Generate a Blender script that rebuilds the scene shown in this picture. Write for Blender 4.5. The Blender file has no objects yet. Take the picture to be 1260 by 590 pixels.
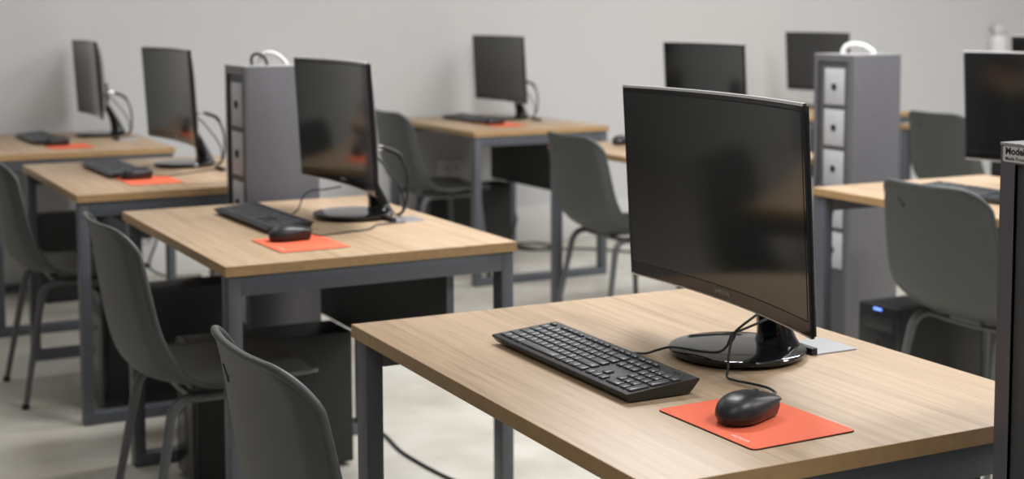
import bpy, bmesh, math, random
from mathutils import Vector, Matrix
random.seed(7)
S = bpy.context.scene
COL = S.collection
PI = math.pi

# ------------------------------------------------------------------ materials
def principled(name):
    m = bpy.data.materials.new(name); m.use_nodes = True
    nt = m.node_tree; b = nt.nodes['Principled BSDF']
    return m, nt, b

def mat(name, col, rough=.5, metal=0., noise=.06, scale=30., spec=.5, bump=0., coat=0.):
    m, nt, b = principled(name)
    tc = nt.nodes.new('ShaderNodeTexCoord'); n = nt.nodes.new('ShaderNodeTexNoise')
    n.inputs['Scale'].default_value = scale; n.inputs['Detail'].default_value = 4
    nt.links.new(tc.outputs['Object'], n.inputs['Vector'])
    r = nt.nodes.new('ShaderNodeValToRGB')
    c0 = [max(0, c * (1 - noise)) for c in col]; c1 = [min(1, c * (1 + noise)) for c in col]
    r.color_ramp.elements[0].position = .3; r.color_ramp.elements[1].position = .7
    r.color_ramp.elements[0].color = (*c0, 1); r.color_ramp.elements[1].color = (*c1, 1)
    nt.links.new(n.outputs['Fac'], r.inputs['Fac']); nt.links.new(r.outputs['Color'], b.inputs['Base Color'])
    b.inputs['Roughness'].default_value = rough; b.inputs['Metallic'].default_value = metal
    b.inputs['Specular IOR Level'].default_value = spec
    b.inputs['Coat Weight'].default_value = coat
    if bump:
        bp = nt.nodes.new('ShaderNodeBump'); bp.inputs['Strength'].default_value = bump; bp.inputs['Distance'].default_value = .0005
        n2 = nt.nodes.new('ShaderNodeTexNoise'); n2.inputs['Scale'].default_value = scale * 25
        nt.links.new(tc.outputs['Object'], n2.inputs['Vector'])
        nt.links.new(n2.outputs['Fac'], bp.inputs['Height']); nt.links.new(bp.outputs['Normal'], b.inputs['Normal'])
    return m

def wood():
    m, nt, b = principled('oak_laminate')
    N = nt.nodes.new; L = nt.links.new
    tc = N('ShaderNodeTexCoord')
    oi = N('ShaderNodeObjectInfo')
    off = N('ShaderNodeVectorMath'); off.operation = 'ADD'
    sc = N('ShaderNodeVectorMath'); sc.operation = 'SCALE'; sc.inputs[0].default_value = (3.1, 7.7, 1.3)
    L(oi.outputs['Random'], sc.inputs['Scale'])
    L(tc.outputs['Object'], off.inputs[0]); L(sc.outputs[0], off.inputs[1])
    mp = N('ShaderNodeMapping'); mp.inputs['Scale'].default_value = (55, 1.7, 55)
    L(off.outputs[0], mp.inputs['Vector'])
    n1 = N('ShaderNodeTexNoise'); n1.inputs['Scale'].default_value = 1.0; n1.inputs['Detail'].default_value = 7; n1.inputs['Roughness'].default_value = .62; n1.inputs['Distortion'].default_value = .6
    L(mp.outputs[0], n1.inputs['Vector'])
    mp2 = N('ShaderNodeMapping'); mp2.inputs['Scale'].default_value = (5, .8, 5)
    L(off.outputs[0], mp2.inputs['Vector'])
    n2 = N('ShaderNodeTexNoise'); n2.inputs['Scale'].default_value = 1.; n2.inputs['Detail'].default_value = 3
    L(mp2.outputs[0], n2.inputs['Vector'])
    # thin dark pores
    mp3 = N('ShaderNodeMapping'); mp3.inputs['Scale'].default_value = (260, 7, 260)
    L(off.outputs[0], mp3.inputs['Vector'])
    n3 = N('ShaderNodeTexNoise'); n3.inputs['Scale'].default_value = 1.; n3.inputs['Detail'].default_value = 2
    L(mp3.outputs[0], n3.inputs['Vector'])
    mix = N('ShaderNodeMath'); mix.operation = 'MULTIPLY_ADD'; mix.inputs[1].default_value = .6
    m2 = N('ShaderNodeMath'); m2.operation = 'MULTIPLY'; m2.inputs[1].default_value = .4
    L(n2.outputs['Fac'], m2.inputs[0]); L(n1.outputs['Fac'], mix.inputs[0]); L(m2.outputs[0], mix.inputs[2])
    r = N('ShaderNodeValToRGB'); e = r.color_ramp.elements
    e[0].position = .36; e[0].color = (*WOOD_D, 1)
    e[1].position = .60; e[1].color = (*WOOD_L, 1)
    x = e.new(.48); x.color = (*[(a * .4 + c * .6) for a, c in zip(WOOD_D, WOOD_L)], 1)
    L(mix.outputs[0], r.inputs['Fac'])
    r3 = N('ShaderNodeValToRGB'); e = r3.color_ramp.elements
    e[0].position = .33; e[0].color = (.72, .70, .68, 1); e[1].position = .43; e[1].color = (1, 1, 1, 1)
    L(n3.outputs['Fac'], r3.inputs['Fac'])
    mx = N('ShaderNodeMix'); mx.data_type = 'RGBA'; mx.blend_type = 'MULTIPLY'; mx.inputs['Factor'].default_value = .55
    L(r.outputs['Color'], mx.inputs['A']); L(r3.outputs['Color'], mx.inputs['B'])
    L(mx.outputs['Result'], b.inputs['Base Color'])
    b.inputs['Roughness'].default_value = .44
    b.inputs['Specular IOR Level'].default_value = .55
    return m
WOOD_L = (.51, .367, .236); WOOD_D = (.33, .225, .132)

def floor_mat():
    m, nt, b = principled('polished_floor')
    N = nt.nodes.new; L = nt.links.new
    tc = N('ShaderNodeTexCoord')
    n = N('ShaderNodeTexNoise'); n.inputs['Scale'].default_value = 2.6; n.inputs['Detail'].default_value = 10; n.inputs['Roughness'].default_value = .6
    L(tc.outputs['Object'], n.inputs['Vector'])
    r = N('ShaderNodeValToRGB'); e = r.color_ramp.elements
    e[0].position = .32; e[0].color = (.41, .38, .32, 1); e[1].position = .68; e[1].color = (.60, .585, .53, 1)
    L(n.outputs['Fac'], r.inputs['Fac']); L(r.outputs['Color'], b.inputs['Base Color'])
    b.inputs['Roughness'].default_value = .38
    return m

M = dict(
    wall=mat('painted_wall', (.60, .598, .596), .8, noise=.012, scale=3, bump=.05),
    ceil=mat('ceiling_paint', (.8, .8, .78), .9, noise=.01),
    skirt=mat('skirting_paint', (.66, .65, .63), .5, noise=.01),
    floor=floor_mat(), wood=wood(), band=mat('oak_edge_band', (.40, .25, .115), .5, noise=.10, scale=45),
    steel=mat('graphite_steel', (.088, .095, .110), .42, noise=.05, scale=60, bump=.04),
    tower=mat('tower_steel', (.124, .122, .136), .38, noise=.04, scale=50, bump=.04),
    towertop_sheen=mat('tower_top_sheen', (.36, .36, .37), .16, noise=.03),  # steel top coloured paler to imitate its grazing sheen
    dimming_wall=mat('unseen_dimming_wall', (.33, .33, .33), .8, noise=.02, scale=3),  # unseen left wall, toned down to dim light and screen reflections
    recess=mat('tower_recess', (.078, .082, .088), .5, noise=.05),
    plate=mat('outlet_plate', (.46, .47, .50), .4, noise=.03),
    panel=mat('modesty_panel', (.034, .037, .039), .55, noise=.06, scale=40),
    shell=mat('grey_polypropylene', (.064, .070, .068), .48, noise=.05, scale=80, bump=.12),
    tube=mat('grey_tube', (.105, .11, .112), .35, noise=.05, scale=60),
    mark=mat('debossed_mark', (.012, .012, .012), .6),
    rubber=mat('black_rubber', (.012, .012, .013), .6),
    gloss=mat('gloss_black', (.006, .006, .007), .07, noise=.1, spec=.5),
    back=mat('satin_black', (.010, .010, .012), .3, noise=.1),
    screen=mat('screen_glass', (.0075, .0088, .0088), .11, noise=.02, spec=.75),
    rim=mat('rim_highlight', (.72, .72, .73), .18, noise=.05),
    chrome=mat('chrome', (.7, .7, .72), .15, metal=1, noise=.03),
    logo=mat('logo_silver', (.42, .40, .38), .4, noise=.02),
    kcase=mat('keyboard_case', (.020, .021, .023), .36, noise=.08, scale=120, bump=.15),
    key=mat('keycap', (.060, .065, .072), .36, noise=.08, scale=120),
    mouse=mat('mouse_shell', (.020, .021, .024), .36, noise=.05, scale=120, bump=.1),
    mskirt=mat('mouse_base', (.020, .019, .019), .18, noise=.05),
    cable=mat('black_cable', (.016, .017, .018), .42),
    wcable=mat('white_cable', (.72, .72, .71), .4),
    pad=mat('coral_fabric', (.87, .155, .07), .7, noise=.04, scale=300, bump=.2),
    print=mat('white_print', (.9, .75, .7), .6),
    alu=mat('brushed_plate', (.40, .41, .42), .35, metal=.6, noise=.05),
    pc=mat('computer_case', (.011, .012, .013), .45, noise=.08, scale=60),
    pcf=mat('computer_front', (.016, .016, .018), .25, noise=.08),
    white=mat('white_plastic', (.80, .79, .78), .35, noise=.02),
    cap=mat('frosted_cap', (.62, .61, .60), .35, noise=.02),
    blue=None, sticker=mat('sticker_silver', (.74, .74, .73), .4, metal=0., noise=.05),
    ink=mat('black_ink', (.012, .012, .012), .6),
)
def led():
    m, nt, b = principled('blue_led')
    b.inputs['Base Color'].default_value = (.05, .1, .6, 1)
    b.inputs['Emission Color'].default_value = (.15, .3, 1, 1); b.inputs['Emission Strength'].default_value = 2.5
    return m
M['blue'] = led()

# ------------------------------------------------------------------ mesh helpers
class MB:
    def __init__(s): s.v = []; s.f = []
    def add(s, vs, fs):
        o = len(s.v); s.v += [tuple(v) for v in vs]; s.f += [tuple(i + o for i in f) for f in fs]; return s
    def box(s, x0, x1, y0, y1, z0, z1, b=0.):
        """box, with chamfered edges when b > 0"""
        if b <= 0:
            v = [(x, y, z) for z in (z0, z1) for y in (y0, y1) for x in (x0, x1)]
            return s.add(v, [(0, 2, 3, 1), (4, 5, 7, 6), (0, 1, 5, 4), (2, 6, 7, 3), (0, 4, 6, 2), (1, 3, 7, 5)])
        bm = bmesh.new(); bmesh.ops.create_cube(bm, size=1)
        for w in bm.verts:
            w.co = Vector(((x0 + x1) / 2 + w.co.x * (x1 - x0), (y0 + y1) / 2 + w.co.y * (y1 - y0), (z0 + z1) / 2 + w.co.z * (z1 - z0)))
        bmesh.ops.bevel(bm, geom=list(bm.edges), offset=b, segments=2, affect='EDGES', profile=.5)
        bm.verts.index_update()
        s.add([w.co for w in bm.verts], [[w.index for w in f.verts] for f in bm.faces]); bm.free(); return s
    def prism(s, pts, z0, z1, ch=0.):
        """outline (ccw) extruded in z with a small chamfer at the top"""
        n = len(pts); cx = sum(p[0] for p in pts) / n; cy = sum(p[1] for p in pts) / n
        rings = [(z0, 0), (z1 - ch, 0)] + ([(z1, ch)] if ch else [])
        vs = []
        for z, c in rings:
            for x, y in pts:
                d = math.hypot(x - cx, y - cy) or 1
                vs.append((x - (x - cx) / d * c, y - (y - cy) / d * c, z))
        fs = [tuple(range(n - 1, -1, -1)), tuple(range((len(rings) - 1) * n, len(rings) * n))]
        for k in range(len(rings) - 1):
            for i in range(n):
                j = (i + 1) % n; fs.append((k * n + i, k * n + j, (k + 1) * n + j, (k + 1) * n + i))
        return s.add(vs, fs)
    def grid(s, rows, closed=False):
        m = len(rows[0]); vs = [p for r in rows for p in r]; fs = []
        for i in range(len(rows) - 1):
            for j in range(m if closed else m - 1):
                k = (j + 1) % m
                fs.append((i * m + j, i * m + k, (i + 1) * m + k, (i + 1) * m + j))
        return s.add(vs, fs)
    def lathe(s, prof, seg=40, c=(0, 0)):
        rows = [[(c[0] + r * math.cos(2 * PI * k / seg), c[1] + r * math.sin(2 * PI * k / seg), z) for k in range(seg)] for r, z in prof]
        s.grid(rows, True)
        o = len(s.v) - len(rows) * seg
        s.f.append(tuple(o + k for k in range(seg - 1, -1, -1)))
        s.f.append(tuple(o + (len(rows) - 1) * seg + k for k in range(seg)))
        return s
    def tube(s, pts, r, seg=10, smooth=0, closed=False, flat=1.):
        P = [Vector(p) for p in pts]
        if smooth: P = catmull(P, smooth, closed)
        n = len(P); rows = []; up = None
        for i in range(n):
            if closed: t = P[(i + 1) % n] - P[i - 1]
            else: t = P[min(i + 1, n - 1)] - P[max(i - 1, 0)]
            t.normalize()
            if up is None:
                up = Vector((0, 0, 1)) if abs(t.z) < .9 else Vector((1, 0, 0))
            a = up - t * up.dot(t); a.normalize(); up = a; b = t.cross(a)
            rr = r[min(len(r) - 1, i * len(r) // n)] if isinstance(r, (list, tuple)) else r
            rows.append([P[i] + a * (math.cos(2 * PI * k / seg) * rr * flat) + b * (math.sin(2 * PI * k / seg) * rr) for k in range(seg)])
        if closed: rows.append(rows[0]); s.grid(rows, True)
        else:
            s.grid(rows, True); o = len(s.v) - n * seg
            s.f.append(tuple(o + k for k in range(seg - 1, -1, -1))); s.f.append(tuple(o + (n - 1) * seg + k for k in range(seg)))
        return s
    def map(s, fn): s.v = [tuple(fn(*v)) for v in s.v]; return s
    def mesh(s, name, m, smooth=True):
        me = bpy.data.meshes.new(name); me.from_pydata(s.v, [], s.f)
        bm = bmesh.new(); bm.from_mesh(me)
        bmesh.ops.remove_doubles(bm, verts=bm.verts, dist=1e-6)
        bmesh.ops.recalc_face_normals(bm, faces=bm.faces)
        if smooth:
            for f in bm.faces: f.smooth = True
            for e in bm.edges:
                if len(e.link_faces) == 2 and e.calc_face_angle(0) > math.radians(38): e.smooth = False
        bm.to_mesh(me); bm.free()
        me.materials.append(m); return me
    def build(s, name, m, parent=None, smooth=True):
        return link(name, s.mesh(name, m, smooth), parent)

def catmull(P, k, closed=False):
    out = []; n = len(P)
    rng = range(n if closed else n - 1)
    for i in rng:
        if closed: p0, p1, p2, p3 = P[i - 1], P[i], P[(i + 1) % n], P[(i + 2) % n]
        else: p0, p1, p2, p3 = P[max(i - 1, 0)], P[i], P[i + 1], P[min(i + 2, n - 1)]
        for j in range(k):
            t = j / k
            out.append(.5 * ((2 * p1) + (-p0 + p2) * t + (2 * p0 - 5 * p1 + 4 * p2 - p3) * t * t + (-p0 + 3 * p1 - 3 * p2 + p3) * t ** 3))
    if not closed: out.append(P[-1].copy())
    return out

def link(name, data, parent=None):
    o = bpy.data.objects.new(name, data); COL.objects.link(o)
    if parent: o.parent = parent
    return o
def thing(name, label, cat, loc=(0, 0, 0), rz=0, group=None):
    o = bpy.data.objects.new(name, None); COL.objects.link(o); o.empty_display_size = .1
    o.location = loc; o.rotation_euler = (0, 0, rz); tag(o, label, cat, group); return o
def tag(o, label, cat, group=None):
    o['label'] = label; o['category'] = cat
    if group: o['group'] = group
    elif 'group' in o: del o['group']
    return o
def struct(o): o['kind'] = 'structure'; return o
def kids(o): return [c for c in list(o.children)]
def dup(root, loc, rz, label, group=None):
    """a copy of a thing with copies of its parts and sub-parts"""
    def cp(o, par):
        c = o.copy(); COL.objects.link(c); c.parent = par
        for k in kids(o): cp(k, c)
        return c
    r = cp(root, None); r.location = loc; r.rotation_euler = (0, 0, rz); r['label'] = label
    if group: r['group'] = group
    return r
def text_mesh(txt, size, bold=0., ext=0., align='CENTER', shear=0):
    cu = bpy.data.curves.new('t', 'FONT'); cu.body = txt; cu.size = size; cu.offset = bold; cu.extrude = ext
    cu.align_x = align; cu.align_y = 'CENTER'; cu.resolution_u = 3; cu.shear = shear
    ob = bpy.data.objects.new('t', cu); COL.objects.link(ob)
    dg = bpy.context.evaluated_depsgraph_get()
    me = ob.evaluated_get(dg).to_mesh()
    r = MB(); r.add([v.co.copy() for v in me.vertices], [tuple(p.vertices) for p in me.polygons])
    ob.evaluated_get(dg).to_mesh_clear(); bpy.data.objects.remove(ob); bpy.data.curves.remove(cu)
    return r
def rrect(x0, x1, y0, y1, r, k=6):
    pts = []
    for cx, cy, a0 in ((x1 - r, y1 - r, 0), (x0 + r, y1 - r, 90), (x0 + r, y0 + r, 180), (x1 - r, y0 + r, 270)):
        for i in range(k + 1):
            a = math.radians(a0 + 90 * i / k); pts.append((cx + r * math.cos(a), cy + r * math.sin(a)))
    return pts

# ------------------------------------------------------------------ room
WY = 7.115; X0, X1, Y0, H = -3.2, 9.8, -3.0, 3.0
struct(MB().box(X0, X1, Y0, WY, -.05, 0).build('floor', M['floor']))
struct(MB().box(X0 - .1, X1 + .1, WY, WY + .1, -.05, H).build('wall_back', M['wall']))
struct(MB().box(X0 - .1, X0, Y0, WY, -.05, H).build('wall_left', M['dimming_wall']))
struct(MB().box(X1, X1 + .1, Y0, WY, -.05, H).build('wall_right', M['wall']))
struct(MB().box(X0 - .1, X1 + .1, Y0 - .1, Y0, -.05, H).build('wall_front', M['wall']))
struct(MB().box(X0 - .1, X1 + .1, Y0 - .1, WY + .1, H, H + .1).build('ceiling', M['ceil']))
struct(MB().box(X0, X1, WY - .016, WY, 0, .205, .004).build('baseboard_back', M['skirt']))

# ------------------------------------------------------------------ desks
DW, DD = 1.023, .7415           # length along y, depth along x
def make_desk():
    t = thing('desk', '', 'desk')
    hx, hy = DD / 2, DW / 2
    e = .0012
    top = MB().box(-hx + e, hx - e, -hy + e, hy - e, .716, .74, .0005).build('desk_top', M['wood'], t)
    eb = MB(); zz = ((.7162, 0), (.7162, e), (.7393, e), (.7398, e * .6), (.7398, 0))
    eb.grid([[(sx * (hx - e + d), sy * (hy - e + d), z) for z, d in zz] for sx, sy in ((1, 1), (-1, 1), (-1, -1), (1, -1), (1, 1))])
    eb.build('edge_band', M['band'], top)
    lx, ly, ins = .032, .05, .007
    for sy in (-1, 1):
        ya, yb = sorted((sy * (hy - ins), sy * (hy - ins - ly)))
        for sx in (-1, 1):
            xa, xb = sorted((sx * (hx - ins), sx * (hx - ins - lx)))
            MB().box(xa, xb, ya, yb, .036, .716, .0015).build('leg', M['steel'], t)
        MB().box(-hx + ins + lx, hx - ins - lx, ya, yb, .668, .716, .0015).build('top_rail', M['steel'], t)
        MB().box(-hx + ins, hx - ins, ya, yb, 0, .036, .0015).build('foot_rail', M['steel'], t)
    MB().box(-.02, .02, -hy + ins + ly, hy - ins - ly, .676, .716, .0015).build('beam', M['steel'], t)
    p = MB().box(.205, .223, -hy + .06, hy - .06, .395, .705, .001).build('modesty_panel', M['panel'], t)
    MB().box(.2045, .2235, -hy + .0575, -hy + .06, .395, .705).build('panel_edge', M['steel'], p)
    c = MB().prism(rrect(.232, .318, -.075, .02, .004), .74, .7425, .0006).build('cable_cover', M['alu'], t)
    MB().box(.222, .234, -.074, .019, .74, .752, .001).build('cover_hinge', M['rubber'], c)
    return t
desk0 = make_desk()
DK = {  # near-left corner, rotation, label
    'a1': (.932, 1.428, -.0119, 'nearest oak-topped desk, with the largest in-focus monitor, keyboard and coral mouse pad on it'),
    'a2': (.9095, 3.137, .0033, 'oak-topped desk second in the left row, just behind the nearest desk and its chair'),
    'a3': (.861, 4.589, .0031, 'oak-topped desk third in the left row, partly hidden by the grey tower on its right'),
    'a4': (.80, 6.02, .0, 'oak-topped desk farthest left, against the back wall at the end of the left row'),
    'b5': (2.963, 6.059, .0062, 'oak-topped desk against the back wall in the middle row, black panel hanging below'),
    'b6': (2.975, 4.345, .0, 'oak-topped desk mostly hidden behind the nearest monitor, one grey chair pulled up to it'),
    'b8': (2.983, 2.625, -.0106, 'oak-topped desk at right behind the nearest desk, cut off by the close dark tower'),
    'c7': (4.94, 6.07, .0, 'oak-topped desk deep at right against the back wall, mostly hidden by the tall grey tower'),
    'c9': (5.03, 4.45, .0, 'oak-topped desk far right, almost wholly hidden behind a chair back and black monitor'),
}
DESK = {}
for i, (k, (x, y, r, lab)) in enumerate(DK.items()):
    c = Matrix.Rotation(r, 2) @ Vector((DD / 2, DW / 2))
    loc = (x + c.x, y + c.y, 0)
    if i == 0: o = desk0; o.location = loc; o.rotation_euler = (0, 0, r); o['label'] = lab
    else: o = dup(desk0, loc, r, lab)
    o['group'] = 'oak-topped computer desks'
    DESK[k] = o

# ------------------------------------------------------------------ monitors
SW, SH = .287, .341             # half width of the screen, its height
RC = 1.8
def make_monitor():
    t = thing('monitor', '', 'monitor')
    xo, zb, tl = -.051, .0945, -.057
    def T(a, h, d):             # along width, up, depth behind the front face -> local point
        fx = SW * SW / (2 * RC) - a * a / (2 * RC) + d
        return (xo + fx * math.cos(tl) + h * math.sin(tl), a, zb + h * math.cos(tl) - fx * math.sin(tl))
    na, nh = 32, 14
    A = [-SW + 2 * SW * i / na for i in range(na + 1)]; Hh = [SH * j / nh for j in range(nh + 1)]
    def thick(a, h):
        u = abs(a) / SW; v = abs(h - SH / 2) / (SH / 2)
        return .011 + .030 * (1 - u ** 4) * (1 - v ** 4) ** .8
    hb = MB()
    hb.grid([[T(a * .9965, .001 + h * .994, 0) for a in A] for h in Hh])
    hb.grid([[T(a * .9965, .001 + h * .994, thick(a, h)) for a in A] for h in Hh])
    peri = [(a, 0) for a in A] + [(SW, h) for h in Hh[1:]] + [(a, SH) for a in A[::-1][1:]] + [(-SW, h) for h in Hh[::-1][1:-1]]
    sh = lambda a, h: (a * .9965, .001 + h * .994)
    rows = [[T(*sh(a, h), 0) for a, h in peri], [T(a, h, .0018) for a, h in peri], [T(a, h, .0092) for a, h in peri], [T(*sh(a, h), thick(a, h)) for a, h in peri]]
    hb.grid(rows, True)
    hb.build('housing', M['gloss'], t)
    ia, i0, i1 = SW - .0085, .0235, SH - .0085
    sa = [-ia + 2 * ia * i / na for i in range(na + 1)]
    MB().grid([[T(a, i0 + (i1 - i0) * j / 8, -.0004) for a in sa] for j in range(9)]).build('screen', M['screen'], t)
    # thin groove round the picture area
    g = MB(); w = .0022
    for (a0, a1, h0, h1) in ((-ia - w, ia + w, i0 - w, i0), (-ia - w, ia + w, i1, i1 + w)):
        aa = [a0 + (a1 - a0) * i / na for i in range(na + 1)]
        g.grid([[T(a, h0, -.0003) for a in aa], [T(a, h1, -.0003) for a in aa]])
    for a0, a1 in ((-ia - w, -ia), (ia, ia + w)):
        g.grid([[T(a0, h, -.0003), T(a1, h, -.0003)] for h in (i0, (i0 + i1) / 2, i1)])
    g.build('screen_border', M['rubber'], t)
    # clear rims along the top and bottom edges, pale colour standing in for their highlight
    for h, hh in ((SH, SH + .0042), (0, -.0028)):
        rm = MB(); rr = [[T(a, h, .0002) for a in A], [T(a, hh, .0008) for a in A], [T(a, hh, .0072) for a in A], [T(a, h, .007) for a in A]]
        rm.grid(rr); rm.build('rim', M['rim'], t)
    # maker's word on the lower bezel, curved with it
    lg = text_mesh('SAMSUNG', .0105, .00015)
    lg.map(lambda x, y, z: T(-x, .0125 + y, -.0006)).build('maker_mark', M['logo'], t, False)
    # stand: round base, leaning neck
    MB().lathe([(.092, 0), (.100, .001), (.110, .006), (.1135, .010), (.114, .0125), (.1125, .0145), (.1085, .0155), (.06, .0172), (0.001, .0176)], 64).build('stand_base', M['gloss'], t)
    nk = MB(); rows = []
    for i in range(15):
        u = i / 14
        cx = .078 - .030 * u - .055 * u * u; z = .016 + .165 * u
        ry = .046 - .018 * min(1, u * 2.2) ** .6 + .004 * u; rx = .034 - .016 * min(1, u * 2) ** .6
        rows.append([(cx + rx * math.cos(2 * PI * k / 28), ry * math.sin(2 * PI * k / 28), z) for k in range(28)])
    nk.grid(rows, True); nk.build('stand_neck', M['gloss'], t)
    MB().box(-.014, .022, -.045, .045, .155, .245, .006).map(lambda x, y, z: (x + .010 + (z - .2) * math.sin(tl), y, z)).build('neck_mount', M['back'], t)
    # cables at the back, looping from the sockets down to the cover in the desk
    MB().tube([(.012, -.09, .20), (.045, -.098, .20), (.085, -.11, .185), (.115, -.105, .13), (.125, -.085, .06), (.122, -.065, .018), (.112, -.05, .004)], .0042, 8, 6).build('video_cable', M['cable'], t)
    MB().tube([(.012, -.05, .185), (.035, -.055, .18), (.06, -.075, .15), (.105, -.09, .08), (.118, -.07, .02), (.11, -.035, .004)], .0028, 8, 6).build('power_cable', M['cable'], t)
    c = MB().box(.014, .05, -.10, -.082, .193, .207, .002).build('cable_plug', M['chrome'], t)
    MB().tube([(.05, -.0985, .20), (.085, -.11, .185), (.098, -.111, .168)], .0065, 10, 3).build('plug_sleeve', M['rubber'], c)
    return t
mon0 = make_monitor()
MON = [  # screen centre, facing, label
    (1.374, 1.927, -.089, 'largest sharply focused black curved monitor on the nearest desk, facing left'),
    (1.40, 3.735, -.001, 'black curved monitor on second left-row desk, red pad mirrored low on its screen'),
    (1.335, 5.281, .05, 'black monitor left of the tall tower in the left row, on the third desk'),
    (1.335, 6.76, -.016, 'farthest left black monitor, narrow and nearly edge-on, on desk by back wall'),
    (3.44, 6.73, .004, 'small black monitor against the wall at centre, on desk with black hanging panel'),
    (3.406, 4.832, -.021, 'black monitor whose lower part is hidden behind the top edge of the nearest monitor'),
    (5.43, 6.58, -.023, 'black monitor against back wall directly left of the right tall tower'),
    (3.422, 3.125, 0., 'very dark black monitor at right edge, above the close tower with the sticker'),
    (5.463, 4.857, 0., 'black monitor corner peeping out at far upper right edge beyond the white dispenser'),
]
for i, (x, y, a, lab) in enumerate(MON):
    loc = (x + .051 * math.cos(a), y + .051 * math.sin(a), .74)
    if i == 0: o = mon0; o.location = loc; o.rotation_euler = (0, 0, a); o['label'] = lab
    else: o = dup(mon0, loc, a, lab)
    o['group'] = 'black curved monitors'
for c in kids(mon0):            # on the nearest monitor the cables run down behind the foot instead
    if c.name.split('.')[0] in ('video_cable', 'power_cable', 'cable_plug'):
        for g in kids(c): bpy.data.objects.remove(g)
        bpy.data.objects.remove(c)
MB().tube([(.018, .05, .20), (.05, .052, .19), (.085, .05, .14), (.10, .03, .07), (.104, .012, .02), (.106, -.01, .004)], .0042, 8, 6).build('video_cable', M['cable'], mon0)
MB().tube([(.018, .08, .185), (.045, .082, .175), (.075, .08, .12), (.095, .06, .05), (.104, .03, .015), (.107, .01, .004)], .003, 8, 6).build('power_cable', M['cable'], mon0)

# ------------------------------------------------------------------ keyboards
KL, KB_ = .4425, .1276
def key_rows():
    u = .01905; out = []                      # (left, width, row-front x, row depth)
    rx = [.0085 + .0187 * i for i in range(5)]
    def row(r, ws, x0=0.):
        x = x0
        for w in ws:
            if w > 0: out.append((.0093 + x * u, w * u, rx[r], .0187))
            x += abs(w)
    row(4, [1] * 13 + [2]); row(3, [1.5] + [1] * 12 + [1.5]); row(2, [1.75] + [1] * 11 + [2.25])
    row(1, [2.25] + [1] * 10 + [2.75]); row(0, [1.25] * 3 + [6.25] + [1.25] * 4)
    n0 = 15.26
    row(4, [1] * 3, n0); row(3, [1] * 3, n0); row(1, [-1, 1], n0); row(0, [1] * 3, n0)
    p0 = 18.52
    row(4, [1] * 4, p0); row(3, [1] * 3, p0); row(2, [1] * 3, p0); row(1, [1] * 3, p0); row(0, [2, 1], p0)
    for r in (2, 0): out.append((.0093 + (p0 + 3) * u, u, rx[r] , .0374 if r == 0 else .0374))
    fx, fd = rx[4] + .0187 + .0035, .0115
    xs = [0] + [2 + i * 1.0 for i in range(4)] + [6.5 + i for i in range(4)] + [11 + i for i in range(4)] + [n0 + i for i in range(3)]
    for x in xs: out.append((.0093 + x * u, u, fx, fd))
    return out
KA = math.atan2(.010, KB_)
def kz(x): return .016 + .010 * x / KB_
KEYMESH = {}
def key_mb(w, d, x, y):
    g = .0019; a, b = w / 2 - g, d / 2 - g
    m = MB(); vs = []
    for z, i in ((-.0005, .0002), (.0026, .0003), (.0034, .0013)):
        pts = rrect(-b + i, b - i, -a + i, a - i, .0014, 2)
        vs.append([(px, py, z) for px, py in pts])
    m.grid(vs, True); n = len(vs[0]); m.f.append(tuple(range(2 * n, 3 * n)))
    return m
def make_keyboard(single):
    t = thing('keyboard', '', 'keyboard')
    hy = KL / 2; hx = KB_ / 2
    prof = [(.010, .0025), (.006, .0045), (0, .0135), (.0006, .0155), (.0018, kz(.0018)), (KB_ - .0018, kz(KB_ - .0018)), (KB_ - .0004, .0252), (KB_, .0225), (KB_ - .010, .006), (KB_ - .014, .0025)]
    cs = MB(); rows = []
    for y, k in ((-hy + .004, .0), (-hy + .0006, 1), (-hy, 1), (hy, 1), (hy - .0006, 1), (hy - .004, 0)): pass
    def ring(y, drop): return [(x - hx, y, max(.0022, z - drop)) for x, z in prof]
    def under(yin, ytop): return [(x - hx, (ytop if i in (2, 3, 4, 5, 6, 7) else yin), z) for i, (x, z) in enumerate(prof)]
    rows = [under(-hy + .006, -hy), under(hy - .006, hy)]
    cs.grid(rows, True); n = len(prof)
    cs.f.append(tuple(range(n))); cs.f.append(tuple(range(2 * n - 1, n - 1, -1)))
    case = cs.build('keyboard_case', M['kcase'], t)
    for sx in (-hx + .02, hx - .025):
        for sy in (-1, 1): MB().box(sx, sx + .012, sy * (hy - .03) - .015, sy * (hy - .03) + .015, 0, .0028, .0006).build('foot_pad', M['rubber'], case)
    allk = MB()
    for (l, w, fx, d) in key_rows():
        x, y = fx + d / 2 - hx, hy - (l + w / 2); z = kz(fx + d / 2)
        if single:
            kk = (round(w, 5), round(d, 5))
            if kk not in KEYMESH: KEYMESH[kk] = key_mb(w, d, 0, 0).mesh('key', M['key'])
            o = link('key', KEYMESH[kk], t); o.location = (x, y, z); o.rotation_euler = (0, -KA, 0)
        else:
            c, s = math.cos(KA), math.sin(KA)
            km = key_mb(w, d, 0, 0).map(lambda a, b, e: (x + a * c - e * s, y + b, z + a * s + e * c)); allk.add(km.v, km.f)
    if not single:
        o = allk.build('keys', M['key'], t); o['kind'] = 'stuff'
    for i in range(3):
        MB().lathe([(.0022, 0), (.0022, .0004), (.0001, .0005)], 14).map(lambda a, b, e: (hx - .012 + a, -hy + .024 + .012 * i + b, kz(KB_ - .012) + e)).build('indicator', M['back'], t)
    return t
kbA = make_keyboard(True); kbB = make_keyboard(False)
def place_kb(cx, cy, a, lab, single, first=[None, None]):
    src = kbA if single else kbB; i = 0 if single else 1
    if first[i] is None: o = src; first[i] = 1; o.location = (cx, cy, .74); o.rotation_euler = (0, 0, a); o['label'] = lab
    else: o = dup(src, (cx, cy, .74), a, lab)
    o['group'] = 'black keyboards on the desks'
    return o
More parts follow.
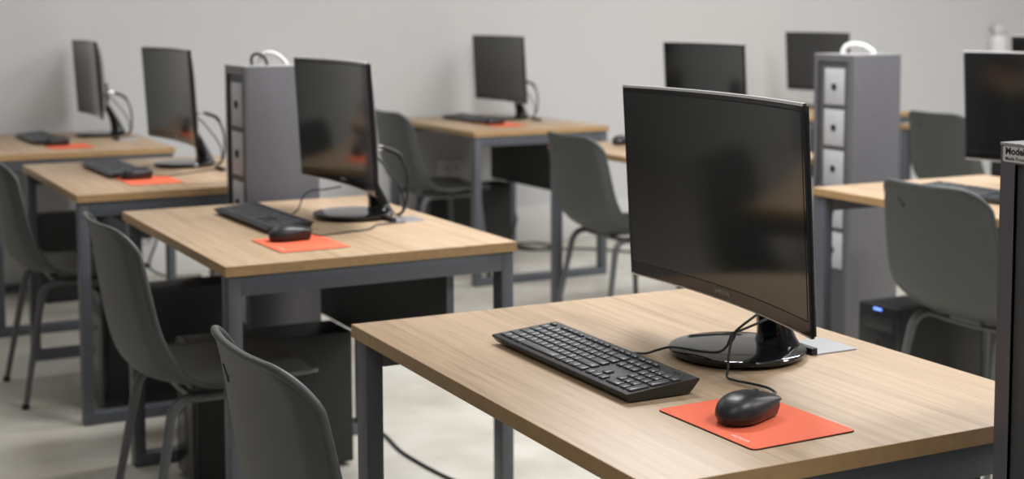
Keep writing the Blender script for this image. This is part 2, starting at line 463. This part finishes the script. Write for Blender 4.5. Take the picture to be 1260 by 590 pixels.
KBD = [
    (1.1645, 1.969, -.008, 'black chiclet keyboard in sharp focus on the nearest desk, left of its monitor', True),
    (1.195, 3.765, .03, 'blurred black keyboard on second left-row desk, behind the black mouse', True),
    (1.105, 5.20, .03, 'blurred black keyboard on third left-row desk, left of a black mouse', False),
    (1.085, 6.62, .02, 'blurred black keyboard on the farthest left desk by the back wall', False),
    (3.25, 6.69, .0, 'thin blurred black keyboard on the centre desk against the wall', False),
    (3.255, 3.20, -.01, 'black keyboard at right, showing over the grey chair back, cut by close tower', True),
]
KEYBOARDS = [place_kb(*k) for k in KBD]

# ------------------------------------------------------------------ mouse pads
def make_pad():
    t = thing('mouse_pad', '', 'mouse pad')
    W2, L2 = .0888, .110
    MB().prism(rrect(-W2, W2, -L2, L2, .009), 0, .0016).build('pad_base', M['rubber'], t)
    MB().prism(rrect(-W2 + .0006, W2 - .0006, -L2 + .0006, L2 - .0006, .009), .0016, .0024, .0003).build('pad_surface', M['pad'], t)
    tm = text_mesh('MULTILASER', .0068, .0001, shear=.2)
    tm.map(lambda x, y, z: (y - W2 + .016, -x - L2 + .048, .00255)).build('printed_word', M['print'], t, False)
    return t
pad0 = make_pad()
def padloc(x, y, a):            # from the near-left corner
    c = Matrix.Rotation(a, 2) @ Vector((.0888, .110)); return (x + c.x, y + c.y, .74)
PADS = [
    (*padloc(1.128, 1.485, .023)[:2], .023, 'coral orange mouse pad in focus under the sharp black mouse on the nearest desk'),
    (1.165, 3.365, .03, 'coral mouse pad on second left-row desk, under a blurred mouse'),
    (1.155, 4.87, .03, 'coral mouse pad on the third left-row desk, left of the tower'),
    (1.15, 6.27, .0, 'coral mouse pad on the farthest left desk near the back wall'),
    (3.27, 6.36, .0, 'coral mouse pad on the centre desk standing against the back wall'),
]
for i, (x, y, a, lab) in enumerate(PADS):
    if i == 0: o = pad0; o.location = (x, y, .74); o.rotation_euler = (0, 0, a); o['label'] = lab
    else: o = dup(pad0, (x, y, .74), a, lab)
    o['group'] = 'coral mouse pads'

# ------------------------------------------------------------------ mice
def make_mouse():
    t = thing('mouse', '', 'mouse')
    LN = .106
    def wid(u):
        if u < .45: k = (1 - ((.45 - u) / .45) ** 2.3) ** .5
        else: k = 1 - .10 * ((u - .45) / .55) ** 2
        if u > .93: k *= math.sqrt(max(0, 1 - ((u - .93) / .07) ** 2)) * .25 + .75
        return max(.0012, .0335 * k)
    def zr(u):                  # lower edge of the shell: low at the heel, sweeping up to the front
        s = min(1, max(0, (u - .25) / .6)); s = s * s * (3 - 2 * s)
        return .0115 + .0125 * s
    def ht(u):
        if u < .4: k = (1 - ((.4 - u) / .4) ** 2.2) ** .55
        else: k = 1 - .72 * ((u - .4) / .6) ** 1.9
        return zr(u) + max(.0006, (.0405 - zr(u)) * k)
    us = [0, .004, .012, .025, .05, .08, .12, .17, .23, .3, .37, .44, .52, .6, .68, .76, .83, .89, .93, .955, .975, .99, 1.0]
    sh = MB(); rows = []
    for u in us:
        r = []
        for k in range(25):
            f = PI * k / 24; w = wid(u)
            r.append((LN * (u - .5), w * math.copysign(abs(math.cos(f)) ** .8, math.cos(f)), zr(u) + (ht(u) - zr(u)) * math.sin(f) ** .85))
        rows.append(r)
    sh.grid(rows); sh.f.append(tuple(range(24, -1, -1))); o = (len(us) - 1) * 25; sh.f.append(tuple(range(o, o + 25)))
    # underside of the shell rim
    sh.grid([[r[0] for r in rows], [(r[0][0] * .97, r[0][1] * .9, r[0][2] - .0006) for r in rows]])
    sh.grid([[(r[24][0] * .97, r[24][1] * .9, r[24][2] - .0006) for r in rows], [r[24] for r in rows]])
    sh.build('mouse_shell', M['mouse'], t)
    bs = MB(); rows = []
    for u in us:
        x = LN * (u - .5) * (.97 if u < .5 else .975); w = wid(u)
        rows.append([(x * .95, 0.0, .001), (x * .92, w * .72, .001), (x * .95, w * .84, .003), (x, w * .935, zr(u) * .6), (x, w * .935, zr(u) + .001), (x, 0, zr(u) + .0015),
                     (x, -w * .935, zr(u) + .001), (x, -w * .935, zr(u) * .6), (x * .95, -w * .84, .003), (x * .92, -w * .72, .001)])
    bs.grid(rows, True); n = 10; bs.f.append(tuple(range(n))); o = (len(us) - 1) * n; bs.f.append(tuple(range(o, o + n)))
    bs.build('mouse_base', M['mskirt'], t)
    wh = MB().lathe([(.007, -.0035), (.0095, -.002), (.0095, .002), (.007, .0035)], 24).map(lambda x, y, z: (x + .026, z, y + .0292))
    wh.build('scroll_wheel', M['rubber'], t)
    MB().tube([(.035, 0, .0325), (.044, 0, .0300), (.0515, 0, .0272)], .0007, 6).build('button_seam', M['rubber'], t)
    return t
mouse0 = make_mouse()
MICE = [
    (1.202, 1.602, .38, 'sharp black mouse on the coral pad of the nearest desk', (1.0, 0)),
    (1.155, 3.42, .06, 'blurred black mouse on the second left-row desk, in front of the keyboard end', None),
    (1.125, 4.93, .05, 'blurred black mouse on the third left-row desk beside its keyboard', None),
    (1.11, 6.33, .0, 'blurred black mouse on the farthest left desk by the back wall', None),
    (3.235, 6.40, .0, 'blurred dark mouse on the small coral pad of the centre wall desk', None),
    (3.24, 5.20, .4, 'dark mouse spot on the hidden middle desk, just left of the nearest monitor', None),
]
MOUSE = []
for i, (x, y, a, lab, c) in enumerate(MICE):
    z = .7424 if i < 5 else .74
    if i == 0: o = mouse0; o.location = (x, y, z); o.rotation_euler = (0, 0, a); o['label'] = lab
    else: o = dup(mouse0, (x, y, z), a, lab)
    o['group'] = 'black mice'; MOUSE.append(o)

def local_tube(name, root, pts, r, k=8, seg=8):
    inv = (Matrix.Translation(root.location) @ Matrix.Rotation(root.rotation_euler.z, 4, 'Z')).inverted()
    return MB().tube([inv @ Vector(p) for p in pts], r, seg, k).build(name, M['cable'], root)
zc = .7422
local_tube('cable', MOUSE[0], [(1.247, 1.620, .761), (1.270, 1.634, .760), (1.298, 1.660, .753), (1.321, 1.688, .746), (1.330, 1.718, .7445), (1.322, 1.75, .7445), (1.312, 1.777, .7445), (1.3105, 1.793, .746), (1.317, 1.80, .757), (1.323, 1.807, .774), (1.333, 1.814, .795), (1.344, 1.820, .806), (1.365, 1.826, .809), (1.40, 1.832, .815), (1.44, 1.842, .824), (1.49, 1.87, .85)], .0021)
local_tube('cable', KEYBOARDS[0], [(1.222, 2.06, .748), (1.24, 2.045, .744), (1.265, 2.02, .743), (1.29, 1.995, .743), (1.302, 1.975, .7515), (1.315, 1.95, .760), (1.335, 1.90, .7615), (1.34, 1.86, .768), (1.337, 1.832, .783), (1.341, 1.822, .803), (1.362, 1.830, .812), (1.40, 1.842, .824), (1.44, 1.855, .836), (1.49, 1.88, .86)], .0021)
MB().tube([(1.335, 1.822, .790), (1.3395, 1.821, .799), (1.344, 1.8215, .807)], [.0042, .0050, .0040], 8, 3).build('cable_tie', M['rubber'], None)
ct = bpy.data.objects['cable_tie']; tag(ct, 'small black tie bundling two cables in front of the nearest monitor foot', 'cable tie')
local_tube('cable', MOUSE[1], [(1.21, 3.443, .757), (1.24, 3.44, .746), (1.29, 3.46, .743), (1.34, 3.475, .743), (1.395, 3.49, .743), (1.42, 3.515, .745), (1.44, 3.54, .7445), (1.48, 3.555, .7435), (1.53, 3.56, .743)], .0021)
local_tube('cable', KEYBOARDS[1], [(1.252, 3.83, .748), (1.27, 3.83, .744), (1.29, 3.82, .744), (1.31, 3.80, .762), (1.322, 3.785, .80), (1.34, 3.765, .818), (1.37, 3.74, .822), (1.41, 3.72, .83)], .0021)
local_tube('cable', MOUSE[2], [(1.18, 4.935, .757), (1.22, 4.95, .745), (1.30, 5.0, .743), (1.42, 5.07, .743), (1.52, 5.10, .743)], .0021)
local_tube('cable', KEYBOARDS[2], [(1.165, 5.28, .748), (1.19, 5.28, .744), (1.25, 5.27, .744)], .0021)

# ------------------------------------------------------------------ chairs
def make_chair():
    t = thing('shell_chair', '', 'chair')
    ctrl = [(.236, .428), (.228, .440), (.20, .447), (.13, .446), (.04, .437), (-.05, .431), (-.115, .434), (-.165, .452), (-.20, .49), (-.218, .55), (-.231, .63), (-.243, .71), (-.254, .775), (-.266, .818)]
    P = catmull([Vector((x, 0, z)) for x, z in ctrl], 8)
    L = [0]
    for i in range(1, len(P)): L.append(L[-1] + (P[i] - P[i - 1]).length)
    tot = L[-1]
    def at(s):
        s = min(max(s, 0), tot)
        for i in range(1, len(L)):
            if L[i] >= s:
                u = (s - L[i - 1]) / max(1e-9, L[i] - L[i - 1]); return P[i - 1].lerp(P[i], u)
        return P[-1]
    def base(s):
        f = s / tot
        pts = [(0, .205), (.18, .222), (.40, .228), (.52, .230), (.64, .226), (.82, .212), (1, .196)]
        for (a, wa), (b, wb) in zip(pts, pts[1:]):
            if f <= b: k = (f - a) / (b - a); return wa + (wb - wa) * k
        return pts[-1][1]
    rt, rf = .075, .095
    ss = sorted(set([rf * (1 - math.cos(PI / 2 * i / 8)) for i in range(9)] + [tot - rt * (1 - math.cos(PI / 2 * i / 10)) for i in range(11)] + [rf + (tot - rt - rf) * i / 40 for i in range(41)]))
    def curl(s, y, w):          # how far the surface leaves the profile towards the sitter
        f = s / tot
        back = max(0, min(1, (f - .36) / .26)); back = back * back * (3 - 2 * back)
        d = w - abs(y)
        c = (.010 * min(1, s / .2) + .022 * math.exp(-((f - .50) / .13) ** 2) + .024 * back) * abs(y / .225) ** 2.2
        return c + back * .020 * max(0, 1 - d / .024) ** 1.6 * min(1, (tot - s) / .06)
    NT = 30; rows = []; norms = []
    for s in ss:
        w = base(s)
        if s < rf: w -= rf - math.sqrt(max(0, rf * rf - (rf - s) ** 2))
        if tot - s < rt: d = tot - s; w -= rt - math.sqrt(max(0, rt * rt - (rt - d) ** 2))
        p = at(s); tg = at(s + .004) - at(s - .004); tg.normalize()
        nrm = Vector((tg.z, 0, -tg.x))   # towards the sitter
        f = s / tot
        r = []
        for j in range(NT + 1):
            q = math.sin(PI / 2 * (-1 + 2 * j / NT)) * .75 + .25 * (-1 + 2 * j / NT); y = w * q
            c = curl(s, y, w)
            r.append(p + Vector((0, y, 0)) + nrm * c)
        rows.append(r)
    th = .0055
    nr = len(rows)
    def nm(i, j):
        a = rows[min(i + 1, nr - 1)][j] - rows[max(i - 1, 0)][j]; b = rows[i][min(j + 1, NT)] - rows[i][max(j - 1, 0)]
        n = a.cross(b); n.normalize(); return n
    low = [[rows[i][j] + nm(i, j) * th for j in range(NT + 1)] for i in range(nr)]
    up = [[rows[i][j] - nm(i, j) * 0 for j in range(NT + 1)] for i in range(nr)]
    sh = MB(); sh.grid(up); sh.grid(low)
    bl = [(0, j) for j in range(NT + 1)] + [(i, NT) for i in range(1, nr)] + [(nr - 1, j) for j in range(NT - 1, -1, -1)] + [(i, 0) for i in range(nr - 2, 0, -1)]
    rim = [(up[i][j] + low[i][j]) / 2 for i, j in bl]
    shell = sh.build('seat_shell', M['shell'], t)
    MB().tube(rim, .0066, 10, 0, True).build('shell_rim', M['shell'], shell)
    # a small debossed maker's stroke high on the rear of the back
    mk = MB()
    def rear(y, dz):
        q = tot - .055 - dz; p = at(q); return p + Vector((curl(q, y, base(q)) - .0068, y, 0))
    mk.tube([rear(.105, -.006), rear(.092, .006), rear(.082, .018)], .0011, 6)
    mk.tube([rear(.091, .010), rear(.078, .009)], .0011, 6)
    mk.build('maker_mark', M['mark'], shell)
    for sx in (-1, 1):
        for sy in (-1, 1):
            xt, xf = (.165, .205) if sx > 0 else (-.125, -.20)
            yt, yf = sy * .165, sy * .205
            pts = [Vector((xf, yf, .004))]
            top = Vector((xt, yt, .408)); d = (pts[0] - top); d.normalize()
            pts.append(top + d * .05)
            for k in range(1, 7):       # bend from the leg into the side rail
                u = k / 7; a = top + d * .05; b = top + Vector((-sx * .05, 0, 0))
                pts.append(a * (1 - u) ** 2 + top * 2 * u * (1 - u) + b * u * u)
            pts.append(top + Vector((-sx * .05, 0, 0))); pts.append(Vector((.02, yt, .408)))
            n = len(pts)
            lg = MB().tube(pts, [.0095] + [.0125] * (n - 1), 14).build('leg', M['tube'], t)
            MB().lathe([(.0105, 0), (.0125, .002), (.0125, .016), (.0105, .018)], 16, (xf, yf)).build('foot_cap', M['rubber'], lg)
    for x in (-.075, .11):
        MB().tube([(x, -.165, .408), (x, 0, .402), (x, .165, .408)], .009, 10, 4).build('cross_bar', M['tube'], t)
    MB().box(-.09, .125, -.06, .06, .409, .428, .004).build('mounting_plate', M['tube'], t)
    return t
chair0 = make_chair()
CH = [
    (.87, 2.045, .0, 'grey plastic chair nearest the camera, only upper back showing at bottom left'),
    (.95, 3.46, .0, 'grey plastic chair with bent tube legs pulled up to the second left-row desk'),
    (.935, 5.10, .0, 'grey plastic chair cut by the left picture edge, at the third left-row desk'),
    (2.95, 6.50, .0, 'grey chair at the centre wall desk, right behind the second left-row monitor'),
    (3.07, 4.93, .0, 'grey chair with back towards camera, just left of the nearest monitor'),
    (3.145, 3.035, .0, 'grey chair with broad back towards camera at right, beyond the nearest desk'),
    (5.16, 5.10, .0, 'grey chair back far right between the tall tower and the dark right monitor'),
]
for i, (x, y, a, lab) in enumerate(CH):
    if i == 0: o = chair0; o.location = (x, y, 0); o.rotation_euler = (0, 0, a); o['label'] = lab
    else: o = dup(chair0, (x, y, 0), a, lab)
    o['group'] = 'grey plastic shell chairs'

# ------------------------------------------------------------------ outlet towers
TH = 1.145; TX, TY = .232, .216
def make_tower():
    t = thing('outlet_tower', '', 'cabinet')
    hx, hy = TX / 2, TY / 2; fr = .024; rc = .006
    b = MB().box(-hx + rc, hx, -hy, hy, .0, TH - .004, .0015)
    b.box(-hx, -hx + rc, hy - fr, hy, 0, TH - .004); b.box(-hx, -hx + rc, -hy, -hy + fr, 0, TH - .004)
    b.box(-hx, -hx + rc, -hy + fr, hy - fr, TH - .027, TH - .004); b.box(-hx, -hx + rc, -hy + fr, hy - fr, 0, .06)
    b.build('casing', M['tower'], t)
    MB().box(-hx - .001, hx + .001, -hy - .001, hy + .001, TH - .004, TH, .001).build('top_plate', M['towertop_sheen'], t)
    MB().box(-hx + rc - .0005, -hx + rc + .001, -hy + fr, hy - fr, .06, TH - .027).build('front_recess', M['recess'], t)
    for i in range(5):
        z1 = TH - .053 - .1535 * i; z0 = z1 - .136
        d = MB().box(-hx + .001, -hx + rc, -.062, .050, z0, z1, .002).build('outlet_plate', M['plate'], t)
        ob = MB().lathe([(.0125, 0), (.0125, .004), (.0105, .005), (.006, .0035), (.0005, .003)], 20).map(lambda x, y, z: (-hx + .001 - z, y - .006, (z0 + z1) / 2 + x))
        ob.build('outlet', M['rubber'], d)
    return t
tw0 = make_tower()
def tower_at(xf, yn, lab, src=None):
    loc = (xf + TX / 2, yn + TY / 2, 0)
    if src is None: tw0.location = loc; tw0['label'] = lab; o = tw0
    else: o = dup(tw0, loc, 0, lab)
    o['group'] = 'grey outlet towers'; return o
T3 = tower_at(1.403, 1.122, 'dark tower cut by right picture edge, silver sticker at its top, beside nearest desk')
T1 = tower_at(1.306, 4.25, 'tall grey tower in the left row between second and third desks, white loop on top', 1)
T2 = tower_at(3.545, 4.10, 'tall grey tower right of the nearest monitor, with pale outlet plates down its front', 1)
st = MB()
def face(y, z, d=0): return (-TX / 2 - .0003 - d, y, z)
hy = TY / 2
pl = rrect(-hy + .01, hy - .004, TH - .0245, TH - .0045, .003, 4)
st.prism(pl, 0, .0006).map(lambda x, y, z: face(x, y, z - .0003)).build('sticker', M['sticker'], T3)
stk = [c for c in T3.children if c.name.startswith('sticker')][0]
tm = text_mesh('Modelo', .0125, .0005, align='LEFT'); tm.map(lambda x, y, z: face(hy - .008 - x, TH - .0108 + y, .0004)).build('printed_word', M['ink'], stk, False)
tm = text_mesh('Media Process', .0064, .00015, align='LEFT'); tm.map(lambda x, y, z: face(hy - .008 - x, TH - .0203 + y, .0004)).build('printed_line', M['ink'], stk, False)
# cable loops standing up from the tower tops
MB().tube([(-.03, .02, TH - .02), (-.03, .02, TH + .012), (-.012, .012, TH + .036), (.02, 0, TH + .030), (.045, -.01, TH + .004), (.048, -.012, TH - .02)], .0075, 10, 6).build('cable_loop', M['wcable'], T1)
MB().tube([(-.052, .02, TH - .02), (-.056, .02, TH + .02), (-.042, .014, TH + .034), (-.018, .006, TH + .022), (-.006, .0, TH - .02)], .0048, 10, 6).build('cable_loop', M['cable'], T1)
MB().tube([(-.03, .05, TH - .02), (-.022, .045, TH + .022), (0, .02, TH + .034), (.022, -.012, TH + .027), (.04, -.035, TH + .008), (.045, -.045, TH - .02)], .011, 10, 6).build('cable_loop', M['wcable'], T2)

# ------------------------------------------------------------------ computers on the floor
def make_pc():
    t = thing('desktop_computer', '', 'computer')
    L, W, Hh = .47, .17, .395
    MB().box(-L / 2 + .02, L / 2, -W / 2, W / 2, .012, Hh, .003).build('case', M['pc'], t)
    f = MB().box(-L / 2, -L / 2 + .02, -W / 2, W / 2, .012, Hh + .001, .006).build('front_panel', M['pcf'], t)
    MB().box(-L / 2 - .001, -L / 2 + .004, -W / 2 + .014, W / 2 - .014, Hh - .075, Hh - .035, .001).build('drive_bay', M['pc'], f)
    MB().lathe([(.008, 0), (.008, .002), (.006, .003)], 20).map(lambda x, y, z: (-L / 2 - z, y, Hh - .12 + x)).build('power_button', M['back'], f)
    MB().box(-L / 2 - .0015, -L / 2 + .012, -.02, .015, Hh - .014, Hh - .007, .001).build('power_light', M['blue'], f)
    for sx in (-1, 1):
        for sy in (-1, 1): MB().lathe([(.012, 0), (.014, .012)], 14, (sx * (L / 2 - .05), sy * (W / 2 - .025))).build('foot', M['rubber'], t)
    return t
pc0 = make_pc()
PCS = [
    (3.28, 3.39, 'black desktop computer with blue light under right desk, left of the broad chair back'),
    (1.245, 3.92, 'black desktop computer on the floor under the second left-row desk, behind the chair'),
    (1.185, 4.79, 'black desktop computer under the near end of the third left-row desk'),
    (1.30, 6.72, 'black desktop computer under the farthest left desk by the back wall'),
    (3.275, 6.83, 'black desktop computer under the centre desk against the back wall'),
]
for i, (x, y, lab) in enumerate(PCS):
    if i == 0: o = pc0; o.location = (x, y, 0); o['label'] = lab
    else:
        o = dup(pc0, (x, y, 0), 0, lab)
        for c in o.children:
            for g in c.children:
                if g.name.startswith('power_light'): g.data = g.data.copy(); g.data.materials[0] = M['back']
    o['group'] = 'black desktop computers'

# ------------------------------------------------------------------ wall and floor odds and ends
def socket(x, z, lab, w=.12, h=.08):
    t = thing('wall_socket', lab, 'socket', (x, WY, z))
    MB().box(-w / 2, w / 2, -.012, 0, -h / 2, h / 2, .003).build('face_plate', M['white'], t)
    for s in (-1, 1):
        MB().lathe([(.016, 0), (.016, .003), (.002, .003)], 18).map(lambda a, b, c: (a + s * .027, -.012 - c, b)).build('outlet', M['cap'], t)
    return t
socket(3.335, .45, 'white wall socket low on the back wall behind the centre chair', .16, .09)
socket(1.63, .14, 'white socket box low on back wall, seen under the second left-row desk', .14, .13)
d = thing('soap_dispenser', 'white dispenser on the back wall, above the dark monitor at upper right', 'dispenser', (7.352, WY, 1.0))
MB().lathe([(.045, 0), (.056, .006), (.058, .02), (.058, .105), (.054, .12), (.04, .13)], 32).map(lambda x, y, z: (x, y * .9 - .056, z)).build('bottle', M['white'], d)
MB().lathe([(.036, .128), (.036, .145), (.047, .150), (.047, .182), (.040, .198), (.02, .205)], 32).map(lambda x, y, z: (x, y * .9 - .056, z)).build('dome_cap', M['cap'], d)
MB().box(-.04, .04, -.012, 0, .02, .15, .003).build('wall_bracket', M['white'], d)

def floor_cable(lab, pts, r, m='cable'):
    o = MB().tube(pts, r, 8, 8).build('floor_cable', M[m]); tag(o, lab, 'cable'); return o
floor_cable('black cable trailing over the floor under the nearest desk', [(1.55, 4.7, .005), (1.60, 4.40, .005), (1.66, 4.2, .005), (1.665, 4.05, .005), (1.645, 3.88, .005), (1.648, 3.75, .005), (1.66, 3.62, .005), (1.68, 3.5, .005), (1.72, 3.2, .005), (1.78, 2.9, .005)], .005)
floor_cable('tangle of thin dark cables on floor by the back wall under the centre desk', [(3.62, 7.06, .30), (3.70, 7.04, .16), (3.62, 6.96, .03), (3.70, 6.86, .006), (3.85, 6.90, .006), (3.80, 7.02, .012), (3.66, 6.98, .02), (3.72, 6.82, .012), (3.92, 6.78, .006), (4.1, 6.6, .006), (4.3, 6.2, .006), (4.5, 5.9, .006)], .006)
floor_cable('dark cable looping down the back wall under the second left-row desk', [(1.66, 7.08, .42), (1.70, 7.06, .36), (1.72, 7.05, .26), (1.66, 7.05, .20), (1.58, 7.05, .24), (1.62, 7.06, .30), (1.70, 7.05, .20), (1.66, 7.04, .06), (1.75, 7.0, .008), (1.9, 6.97, .006)], .006)

# ------------------------------------------------------------------ light
def area(x, y, sx, sy, p, col=(.995, .992, 1.0)):
    l = bpy.data.lights.new('ceiling_lamp', 'AREA'); l.shape = 'RECTANGLE'; l.size = sx; l.size_y = sy; l.energy = p; l.color = col
    o = bpy.data.objects.new('ceiling_lamp', l); COL.objects.link(o); o.location = (x, y, H - .03)
for (x, y, p) in ((2.1, 3.2, 60), (2.1, .5, 36), (-.4, .8, 15), (.4, 5.4, 17), (4.5, 3.0, 56), (2.8, 4.3, 42), (5.2, 5.2, 34), (4.5, .5, 44), (6.8, 2.6, 48), (7.2, 4.6, 18)):  # front-left lamp is added to brighten left-facing sides near the camera
    area(x, y, 1.2, .3, p)
w = bpy.data.worlds.new('world'); S.world = w; w.use_nodes = True
w.node_tree.nodes['Background'].inputs['Color'].default_value = (.5, .5, .5, 1); w.node_tree.nodes['Background'].inputs['Strength'].default_value = .3

# ------------------------------------------------------------------ camera
F_PX, CY, YAW, PITCH, ROLL, HC = 1774.81, 164.246, .4808508, .0860808, -.0032069, 1.3163325
f = Vector((math.sin(YAW) * math.cos(PITCH), math.cos(YAW) * math.cos(PITCH), -math.sin(PITCH)))
r = Vector((math.cos(YAW), -math.sin(YAW), 0)); u = r.cross(f)
r2 = r * math.cos(ROLL) + u * math.sin(ROLL); u2 = -r * math.sin(ROLL) + u * math.cos(ROLL)
cd = bpy.data.cameras.new('camera'); cam = bpy.data.objects.new('camera', cd); COL.objects.link(cam)
cam.matrix_world = Matrix(((r2.x, u2.x, -f.x, 0), (r2.y, u2.y, -f.y, 0), (r2.z, u2.z, -f.z, HC), (0, 0, 0, 1)))
cd.sensor_fit = 'HORIZONTAL'; cd.sensor_width = 36; cd.lens = F_PX / 1260 * 36
cd.shift_y = -(295 - CY) / 1260
cd.clip_start = .05
cd.dof.use_dof = True; cd.dof.focus_distance = 2.1; cd.dof.aperture_fstop = 4.6
S.camera = cam
S.view_settings.view_transform = 'Standard'; S.view_settings.look = 'None'; S.view_settings.gamma = 1
S.view_settings.exposure = 0.0; S.view_settings.use_curve_mapping = False
